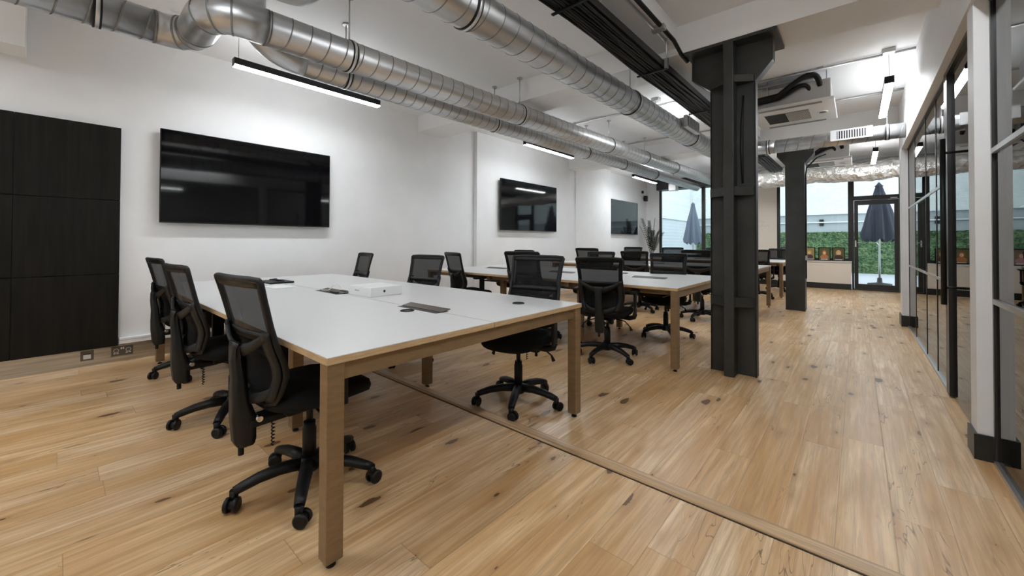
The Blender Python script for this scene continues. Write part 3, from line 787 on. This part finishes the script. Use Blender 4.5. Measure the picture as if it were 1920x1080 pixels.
# ------------------------------------------------------------------ chairs
PL, PG, FA, ME = M['plastic'], M['plastic_grey'], M['fabric'], M['mesh']
def make_chair():
    r = thing('office_chair', 'x', 'office chair', (0,0,0), 0, 'black mesh back office chairs')
    # star base
    q = MB(); q.lathe([(.042,.075),(.050,.085),(.050,.125),(.036,.14)],PL,(0,0,0),20)
    for k in range(5):
        a = PI/2+.35+k*2*PI/5; d = Vector((math.cos(a),math.sin(a),0))
        pts = [d*.03+Vector((0,0,.112)), d*.12+Vector((0,0,.115)), d*.20+Vector((0,0,.105)), d*.262+Vector((0,0,.088)), d*.292+Vector((0,0,.078))]
        q.tube(pts,[.034,.031,.028,.025,.022],PL,10,flat=(.95,.85))
        q.cyl(d*.292+Vector((0,0,.085)), d*.292+Vector((0,0,.045)),.017,PL,12)
    sb = q.make('star_base', r)
    for k in range(5):
        a = PI/2+.35+k*2*PI/5; d = Vector((math.cos(a),math.sin(a),0)); ca = a+1.1+.8*math.sin(k*3.1)
        f = Vector((math.cos(ca),math.sin(ca),0)); s = Vector((-f.y,f.x,0)); c = d*.292+f*.014+Vector((0,0,.030))
        q = MB()
        for sg in (-1,1):
            q.tube([c+s*sg*.009,c+s*sg*.012,c+s*sg*.024,c+s*sg*.028],[.026,.030,.030,.023],PL,16)
        q.tube([c-s*.012,c+s*.012],.018,PG,12)
        q.make('caster', sb)
    q = MB(); q.lathe([(.030,.12),(.030,.27),(.026,.275),(.026,.30)],PL,(0,0,0),20); q.lathe([(.015,.29),(.015,.40)],PG,(0,0,0),14); q.make('gas_lift', r)
    q = MB(); q.box((-.09,-.14,.385),(.09,.10,.425),PL,.01); q.box((-.045,-.27,.37),(.045,-.10,.405),PL,.008)
    sm = q.make('seat_mechanism', r)
    q = MB(); q.tube([(.08,-.02,.395),(.18,-.03,.38),(.235,-.05,.335)],.006,PL,8).tube([(.235,-.05,.335),(.25,-.055,.30)],[.008,.016],PL,8,flat=(1,.6)); q.make('lever', sm)
    q = MB(); q.tube([(-.08,-.08,.395),(-.17,-.10,.37),(-.21,-.11,.34)],.006,PL,8).tube([(-.21,-.11,.34),(-.225,-.115,.30)],[.008,.015],PL,8,flat=(1,.6)); q.make('lever', sm)
    # seat
    q = MB()
    def seat(u, v, top):
        a = 2*PI*u
        cx_, sy = math.cos(a), math.sin(a); n_ = 3.4
        rr = (abs(cx_)**n_+abs(sy)**n_)**(-1/n_)
        x = .238*rr*cx_; y = .232*rr*sy+.01
        return x, y
    rings = [(.0,.425),(.86,.425),(.97,.437),(1.0,.462),(.97,.485),(.86,.497),(.5,.498),(0,.494)]
    n_ = 40; prev = None; fs = []
    for f_, z in rings:
        ring = []
        for j in range(n_):
            x, y = seat(j/n_,0,0); x *= max(f_,.001); y *= max(f_,.001)
            zz = z - (.022*max(0,(y-.10)/.13)**2 if y > .10 else 0) + (.010*(abs(x)/.23)**2)
            ring.append(q.bm.verts.new((x,y,zz)))
        if prev:
            for j in range(n_): fs.append(q.bm.faces.new([prev[j],prev[(j+1)%n_],ring[(j+1)%n_],ring[j]]))
        prev = ring
    q._fin(fs, FA, True); q.make('seat', r)
    # back: local frame leaning
    def bk(x, z): # curved in plan; lumbar bulge; recline at the top
        return Vector((x, -.232-(z-.48)*.14+.45*x*x-.22*max(0,z-.76)**1.5+.028*math.exp(-((z-.62)/.10)**2), z))
    def wid(z):
        P = [(.47,.135),(.52,.178),(.60,.208),(.66,.214),(.74,.208),(.82,.204),(.92,.210),(1.0,.222)]
        if z <= P[0][0]: return P[0][1]
        for (za,wa),(zb,wb) in zip(P,P[1:]):
            if z <= zb: t=(z-za)/(zb-za); return wa+(wb-wa)*t
        return P[-1][1]
    zt, zb_ = 1.0, .475
    loop = []
    for i in range(15): z = zb_+.015+(zt-.025-zb_)*i/14; loop.append(bk(wid(z),z))
    loop.append(bk(.212,zt-.001))
    for i in range(1,8): x = .20-.40*i/8; loop.append(bk(x,zt+.003))
    loop.append(bk(-.212,zt-.001))
    for i in range(15): z = zt-.010-(zt-.025-zb_)*i/14; loop.append(bk(-wid(z),z))
    for i in range(1,6): x = -.12+.24*i/6; loop.append(bk(x,zb_-.002))
    q = MB(); q.tube(loop,.0125,PL,10,closed=True,flat=(1.0,.9))
    q.grid(lambda u,v: bk((u*2-1)*.213, .968+.034*v), 12, 2, PL, .012)
    q.grid(lambda u,v: bk((u*2-1)*(wid(.76)-.002), .745+.035*v), 12, 2, PL, .010)
    for sx in (-1,1): q.grid(lambda u,v: bk(sx*(wid(.77+.21*v)-.026+.024*u), .77+.21*v), 2, 8, PL, .006)
    q.make('back_frame', r)
    q = MB(); q.grid(lambda u,v: bk((u*2-1)*(wid(.775+.20*v)-.008), .775+.20*v), 12, 8, ME, 0); q.make('back_mesh', r)
    q = MB(); q.grid(lambda u,v: bk((u*2-1)*(wid(.485+.265*v)-.006), .485+.265*v)+Vector((0,.010*math.sin(PI*v),0)), 12, 8, ME, 0)
    q.grid(lambda u,v: bk((u*2-1)*(.135+.03*math.sin(PI*v)), .515+.19*v)+Vector((0,.012+.018*math.sin(PI*v)*math.sin(PI*u),0)), 12, 8, FA, .020)
    q.make('lumbar_pad', r)
    # rear wing frame
    def rear(x, z, off): return bk(x, z) + Vector((0,-off,0))
    q = MB()
    q.grid(lambda u,v: rear((u*2-1)*.208, .700+.085*abs(u*2-1)**1.7 + (v-.5)*(.030+.020*(1-abs(u*2-1))), .048-.036*(u*2-1)**2), 20, 2, PG, .016)
    q.grid(lambda u,v: rear((u*2-1)*.150, .495+.040*(u*2-1)**2 + (v-.5)*.042, .036-.024*(u*2-1)**2), 14, 2, PG, .014)
    for sx in (-1,1):
        q.grid(lambda u,v: rear(sx*(wid(.50+.29*v)+.004-.034*u-.012*math.sin(PI*v)), .50+.29*v, .014+.010*u), 2, 14, PG, .014)
    q.make('back_support', r)
    q = MB()
    def sec(z, w_, y0, y1): return [(-w_,y0,z),(-w_*.8,y1,z),(w_*.8,y1,z),(w_,y0,z)]
    tb = bmesh.new(); rows = []
    for z, w_, yf, yr in ((.300,.036,-.242,-.302),(.325,.041,-.238,-.314),(.42,.043,-.240,-.322),(.50,.040,-.268,-.322),(.58,.036,-.278,-.322),(.66,.035,-.292,-.328),(.715,.042,-.300,-.326),(.735,.060,-.304,-.320)):
        rows.append([tb.verts.new(p) for p in ((-w_*.85,yf,z),(-w_,(yf+yr)/2,z),(-w_*.75,yr,z),(w_*.75,yr,z),(w_,(yf+yr)/2,z),(w_*.85,yf,z))])
    for A_,B_ in zip(rows,rows[1:]):
        for j in range(6): tb.faces.new([A_[j],A_[(j+1)%6],B_[(j+1)%6],B_[j]])
    tb.faces.new(rows[0]); tb.faces.new(rows[-1][::-1])
    bmesh.ops.bevel(tb, geom=[e for e in tb.edges if abs(e.verts[0].co.z-e.verts[1].co.z)>.01], offset=.008, segments=2, affect='EDGES')
    q.merge(tb, PG, None, True)
    q.box((-.035,-.26,.375),(.035,-.12,.402),PL,.006)
    q.cyl((-.055,-.235,.405),(.055,-.235,.405),.012,M['chrome'],10)
    q.tube([(0,-.285,.31),(0,-.285,.262)],.011,PL,10)
    q.tube([(.02+.006*math.cos(i*.9),-.17+.006*math.sin(i*.9),.37-.0022*i) for i in range(50)],.0028,PL,6)
    q.make('spine', r)
    # arms
    for s in (-1,1):
        q = MB()
        q.tube([(s*.12,.0,.418),(s*.22,-.01,.412),(s*.265,-.015,.425),(s*.275,-.015,.46)],.014,PL,10,flat=(1,1.7))
        q.box((s*.264,-.045,.44),(s*.286,.025,.665),PL,.006)
        ap = q.make('arm_post', r)
        MB().box((s*.24-.0,-.13,.665),(s*.315,.13,.692),PL,.011,seg=3).make('arm_pad', ap)
    return r
proto = make_chair()
chairs = [
 (-1.965,.80,5,'black mesh office chair at the near end of the front desk, nearest the camera'),
 (-3.10,.78,4,'black mesh office chair, middle of the three on the left side of the front desk'),
 (-4.38,.84,5,'black mesh office chair nearest the wall sockets on the left side of the front desk'),
 (-1.84,2.19,191,'black mesh office chair on the far side of the front desk by its right end'),
 (-3.36,2.27,190,'black mesh office chair behind the front desk, in line with the white box'),
 (-4.64,2.22,172,'black office chair behind the front desk, alone before the white wall'),
 (-1.90,3.65,12,'black office chair facing the second desk, its whole back turned to the camera'),
 (-2.88,3.72,9,'black office chair overlapped by the chair at the right end of the front desk'),
 (-4.0,3.77,-14,'black office chair turned sideways behind the chair in line with the white box'),
 (-1.78,4.93,194,'black office chair behind the second desk, its star base left of the large column'),
 (-2.92,5.12,182,'black office chair behind the second desk, showing above the chair turned to the camera'),
 (-4.42,5.10,180,'black office chair on the far side of the second desk nearest the left wall'),
 (-3.72,6.62,4,'black office chair at the third desk, left of the palm and below the pier edge'),
 (-2.78,6.50,6,'black office chair at the third desk, overlapping the far chair in front of the palm'),
 (-1.76,6.38,4,'black office chair at the third desk, just left of the large column'),
 (-3.02,8.50,182,'black office chair beyond the third desk, against the left window'),
 (-3.95,8.50,176,'black office chair beyond the third desk, left of the white plant pot'),
 (-1.58,9.72,6,'black office chair at the last desk, seen just right of the large column'),
 (-1.42,11.46,186,'black office chair behind the last desk, beside the plain far column'),
 (-2.92,11.46,180,'black office chair behind the last desk, below the closed grey parasol'),
]
for i, (x, y, a, lab) in enumerate(chairs):
    if i == 0:
        proto.location = (x,y,0); proto.rotation_euler = (0,0,R(a)); proto['label'] = lab
    else: dup(proto, (x,y,0), R(a), lab, .035 if i in (3,7,12,14,15,16) else 0)

# ------------------------------------------------------------------ far end details
q = thing('wall_speaker', 'small black speaker on the left wall beside the far television', 'speaker', (WL+.06,12.75,2.60))
MB().box((-.03,-.06,-.09),(.07,.06,.09),M['plastic'],.015,seg=3).make('speaker_body', q); MB().box((-.06,-.015,-.02),(-.03,.015,.02),M['plastic']).make('speaker_bracket', q)
MB().box((0,-.04,-.045),(.06,.04,.045),M['plastic'],.012,seg=3).make('wall_camera', loc=(WL,12.62,2.80), label='small black sensor on the wall above the speaker', cat='sensor')
q = thing('projector', 'white boxed unit hanging in front of the black window header', 'projector', (-4.0,11.7,2.75))
MB().box((-.10,-.12,-.10),(.10,.12,.10),M['white_gloss'],.01).make('projector_body', q); MB().cyl((0,0,.10),(0,0,ZS-2.75),.02,M['conduit']).make('projector_pole', q)
MB().box((-.12,-.10,-.10),(-.10,.10,.12),M['plastic']).make('projector_plate', q)
# cabinet and palm
q = thing('low_cabinet', 'low white cabinet under the potted palm', 'cabinet', (-4.95,12.3,0))
MB().box((-.28,-.35,0),(.28,.35,.49),M['white_lam'],.004).make('cabinet_body', q)
MB().box((-.26,-.358,.02),(-.003,-.35,.47),M['white_gloss']).make('cabinet_door', q); MB().box((.003,-.358,.02),(.26,-.35,.47),M['white_gloss']).make('cabinet_door', q)
pl = thing('potted_palm', 'tall dark palm in a white pot before the left window', 'plant', (-4.88,12.3,.49))
MB().lathe([(.06,0),(.075,.01),(.088,.16),(.092,.165),(.082,.165),(.075,.14),(.001,.14)],M['pot'],(0,0,0),24,False).make('pot', pl)
fr = MB(); st = MB()
rg = random.Random(3)
for k in range(9):
    a = k*2.4+.3; reach = .16+.30*rg.random(); hh = .75+.55*rg.random()
    if k == 0: reach, hh = .1, 1.25
    d = Vector((math.cos(a),math.sin(a)*.7,0)); s = Vector((-d.y,d.x,0))
    pts = [Vector((0,0,.13)), d*reach*.25+Vector((0,0,.13+hh*.4)), d*reach*.6+Vector((0,0,.13+hh*.75)), d*reach+Vector((0,0,.13+hh))]
    cv = bez(*pts, 18); st.tube(cv,[.008-.0055*i/18 for i in range(19)],M['stem'],6)
    for i in range(5,19):
        for sg in (-1,1):
            t = i/18; ln = .20*(1-abs(t-.55)*.9); p = cv[i]; tan = (cv[min(i+1,18)]-cv[i-1]).normalized()
            o_ = (s*sg*.75+tan*.75+Vector((0,0,-.05+.1*rg.random()))).normalized()
            m1 = p+o_*ln*.5+Vector((0,0,.01)); e = p+o_*ln+Vector((0,0,-.04)); wv_ = tan.cross(o_).cross(o_).normalized()*.014
            fr._fin([fr.bm.faces.new([fr.bm.verts.new(x) for x in (p-wv_*.4,m1-wv_,e,m1+wv_,p+wv_*.4)])], M['leaf'])
st.make('stem', pl); fr.make('frond', pl)
# framed portraits
def portrait(x, lab, bg, hair, skin, cloth):
    r = thing('framed_portrait', lab, 'picture', (x,YB-.09,.70), 0, 'framed portraits on the window sill')
    q = MB(); frame(q,-.125,.125,0,.345,-.015,.005,.018,M['plastic']); q.box((-.11,.0,.01),(.11,.008,.335),M['plastic']); q.make('picture_frame', r)
    def mm(n,c): return mat('print_'+n, c, .35)
    q = MB(); q.box((-.107,-.003,.018),(.107,.0,.327),mm('bg',bg))
    def ell(cx_,cz,rx,rz,m_,d):
        q.bm.faces.ensure_lookup_table()
        f = q.bm.faces.new([q.bm.verts.new((cx_+rx*math.cos(t),-.003-d,cz+rz*math.sin(t))) for t in [2*PI*i/24 for i in range(24)]]); f.material_index = q.mi(m_)
    ell(0,.205,.052,.072,mm('hair',hair),.0004); ell(0,.095,.082,.062,mm('cloth',cloth),.0008); ell(0,.20,.030,.042,mm('skin',skin),.0012)
    q.box((-.07,-.0045,.030),(.07,-.0040,.045),M['white_box'])
    q.make('portrait_print', r)
portrait(-1.43,'black framed portrait on the sill left of the far column, mostly hidden',(.25,.20,.15),(.35,.2,.1),(.75,.5,.4),(.55,.3,.3))
portrait(-.945,'black framed portrait on the sill, right beside the far column, fair figure in white light',(.35,.28,.12),(.55,.36,.10),(.80,.52,.30),(.08,.05,.04))
portrait(-.635,'black framed portrait of a red haired figure, middle of the three on the sill',(.13,.13,.05),(.35,.12,.04),(.80,.50,.30),(.50,.20,.07))
portrait(-.355,'black framed portrait of a blonde figure, nearest the garden door',(.12,.11,.04),(.65,.42,.15),(.75,.48,.32),(.06,.03,.03))
# faint wall sign on cream pier
q = MB()
q.tube([(0,0,.30),(.06,0,.33),(.10,0,.29),(.15,0,.27)],.003,M['conduit'],6); q.tube([(0,0,.18),(.03,0,.15),(.10,0,.19),(.16,0,.15),(.22,0,.19),(.28,0,.17)],.003,M['conduit'],6)
q.make('wall_sign', loc=(-2.10,YB-.024,1.45), label='faint thin line wall sign on the cream pier between the windows', cat='sign')

# ------------------------------------------------------------------ outside
struct('ground', one(M['patio'], (-12,13.12,-.15), (8,26,-.02)))
mb = MB().box((-12,20.8,-.1),(8,21.1,5.6),M['brick']); mb.make('garden_wall', label='tall white painted brick wall beyond the patio', cat='wall')
mb = MB().box((-12,20.70,1.6),(8,20.8,2.32),M['patio_band']).box((-12,20.62,2.32),(8,20.8,2.40),M['coping']).box((-12,20.62,1.98),(8,20.70,2.02),M['coping'])
mb.make('wall_ledge', label='grey rendered band with pale ledge above the hedge', cat='ledge')
q = MB(); q.grid(lambda u,v: (-5.9+13.9*u, 20.62, -.02+1.62*v), 240, 30, M['hedge'], 0)
for v in q.bm.verts: v.co += Vector((random.uniform(-.03,.03), random.uniform(-.07,.05), random.uniform(-.03,.03)))
q.box((-5.9,20.60,-.02),(8,20.75,1.58),M['hedge'])
q.make('hedge_panel', label='green leafy hedge panel covering the lower garden wall', cat='hedge', kind='stuff')
mb = MB().box((-6.2,13.3,-.02),(-5.95,20.5,2.14),M['siding']).box((-6.22,13.3,2.14),(-5.90,20.5,2.20),M['coping']).box((-6.6,13.3,-.02),(-6.22,20.5,5.6),M['brick'])
mb.make('side_wall', label='pale horizontally boarded side wall seen through the left window', cat='wall')
MB().box((-.07,-.05,-.13),(.07,0,.13),M['plastic']).box((-.07,-.08,.03),(.07,-.05,.13),M['plastic']).make('wall_lamp', loc=(-1.10,20.70,1.99), label='small black wall lamp on the grey band outside', cat='wall lamp')
def parasol(x, y, zb, zt, rad, m_, lab, seed):
    r = thing('parasol', lab, 'parasol', (x,y,-.02), 0)
    rr = random.Random(seed); n_ = 48; q = MB(); rings = []
    ph = [rr.random()*6 for _ in range(3)]
    prof = [(0,.30*0+.02),(.05,.10),(.09,.26),(.10,.20),(.25,.36),(.5,.62),(.75,.84),(.93,1.0),(1.0,.93)]
    for t, f in prof:
        z = zt+(zb-zt)*t; ring = []
        for j in range(n_):
            a = 2*PI*j/n_; fold = 1+ (.22*math.cos(8*a+ph[0])+.08*math.cos(13*a+ph[1]))*min(1,t*2.5)
            zz = z + (.05*math.cos(8*a+ph[0]) if t > .9 else 0)
            ring.append(q.bm.verts.new((rad*f*fold*math.cos(a), rad*f*fold*math.sin(a), zz)))
        rings.append(ring)
    fs = []
    for A,B in zip(rings,rings[1:]):
        for j in range(n_): fs.append(q.bm.faces.new([A[j],A[(j+1)%n_],B[(j+1)%n_],B[j]]))
    fs.append(q.bm.faces.new(rings[0])); q._fin(fs, m_, True); q.make('folded_canopy', r)
    MB().cyl((0,0,.05),(0,0,zt+.04),.024,M['conduit'],12).make('pole', r)
    MB().lathe([(.26,0),(.26,.04),(.06,.07),(.05,.2)],M['plastic_grey'],(0,0,0),24).make('base', r)
    MB().tube([(0,-.02,zb-.16),(-.06,-.04,zb-.05),(-.14,-.05,zb+.04)],.012,M['chrome'],8).make('crank_handle', r)
parasol(.47,15.2,1.25,2.93,.36,M['parasol'],'closed dark blue parasol seen through the garden door',2)
parasol(-4.50,15.2,1.14,2.70,.27,M['parasol2'],'closed grey blue parasol seen through the left window',5)

# ------------------------------------------------------------------ world + sky light
wd = bpy.data.worlds.new('World'); bpy.context.scene.world = wd; wd.use_nodes = True
bg = wd.node_tree.nodes['Background']; bg.inputs[0].default_value = (.88,.95,1.0,1); bg.inputs[1].default_value = 2.9

# ------------------------------------------------------------------ camera
f=744.1; yp=444.9; th=.0122; yaw=.7159; roll=.0033; H=1.15
ct, sn = math.cos(th), math.sin(th)
F = Vector((-math.sin(yaw)*ct, math.cos(yaw)*ct, sn)); Rt = Vector((math.cos(yaw), math.sin(yaw), 0)); U = Rt.cross(F)
R2v = Rt*math.cos(roll)+U*math.sin(roll); U2 = -Rt*math.sin(roll)+U*math.cos(roll)
cam = bpy.data.cameras.new('Camera'); co = bpy.data.objects.new('Camera', cam); COL.objects.link(co)
mw = Matrix((( R2v.x,U2.x,-F.x,0),(R2v.y,U2.y,-F.y,0),(R2v.z,U2.z,-F.z,H),(0,0,0,1)))
co.matrix_world = mw
cam.sensor_fit = 'HORIZONTAL'; cam.sensor_width = 36; cam.lens = 36*f/1920
cam.shift_x = 0; cam.shift_y = -(540-yp)/1920; cam.clip_start = .05
sc = bpy.context.scene; sc.camera = co
sc.view_settings.view_transform = 'Standard'; sc.view_settings.look = 'None'; sc.view_settings.gamma = 1
sc.view_settings.use_curve_mapping = False
sc.view_settings.exposure = 0.14
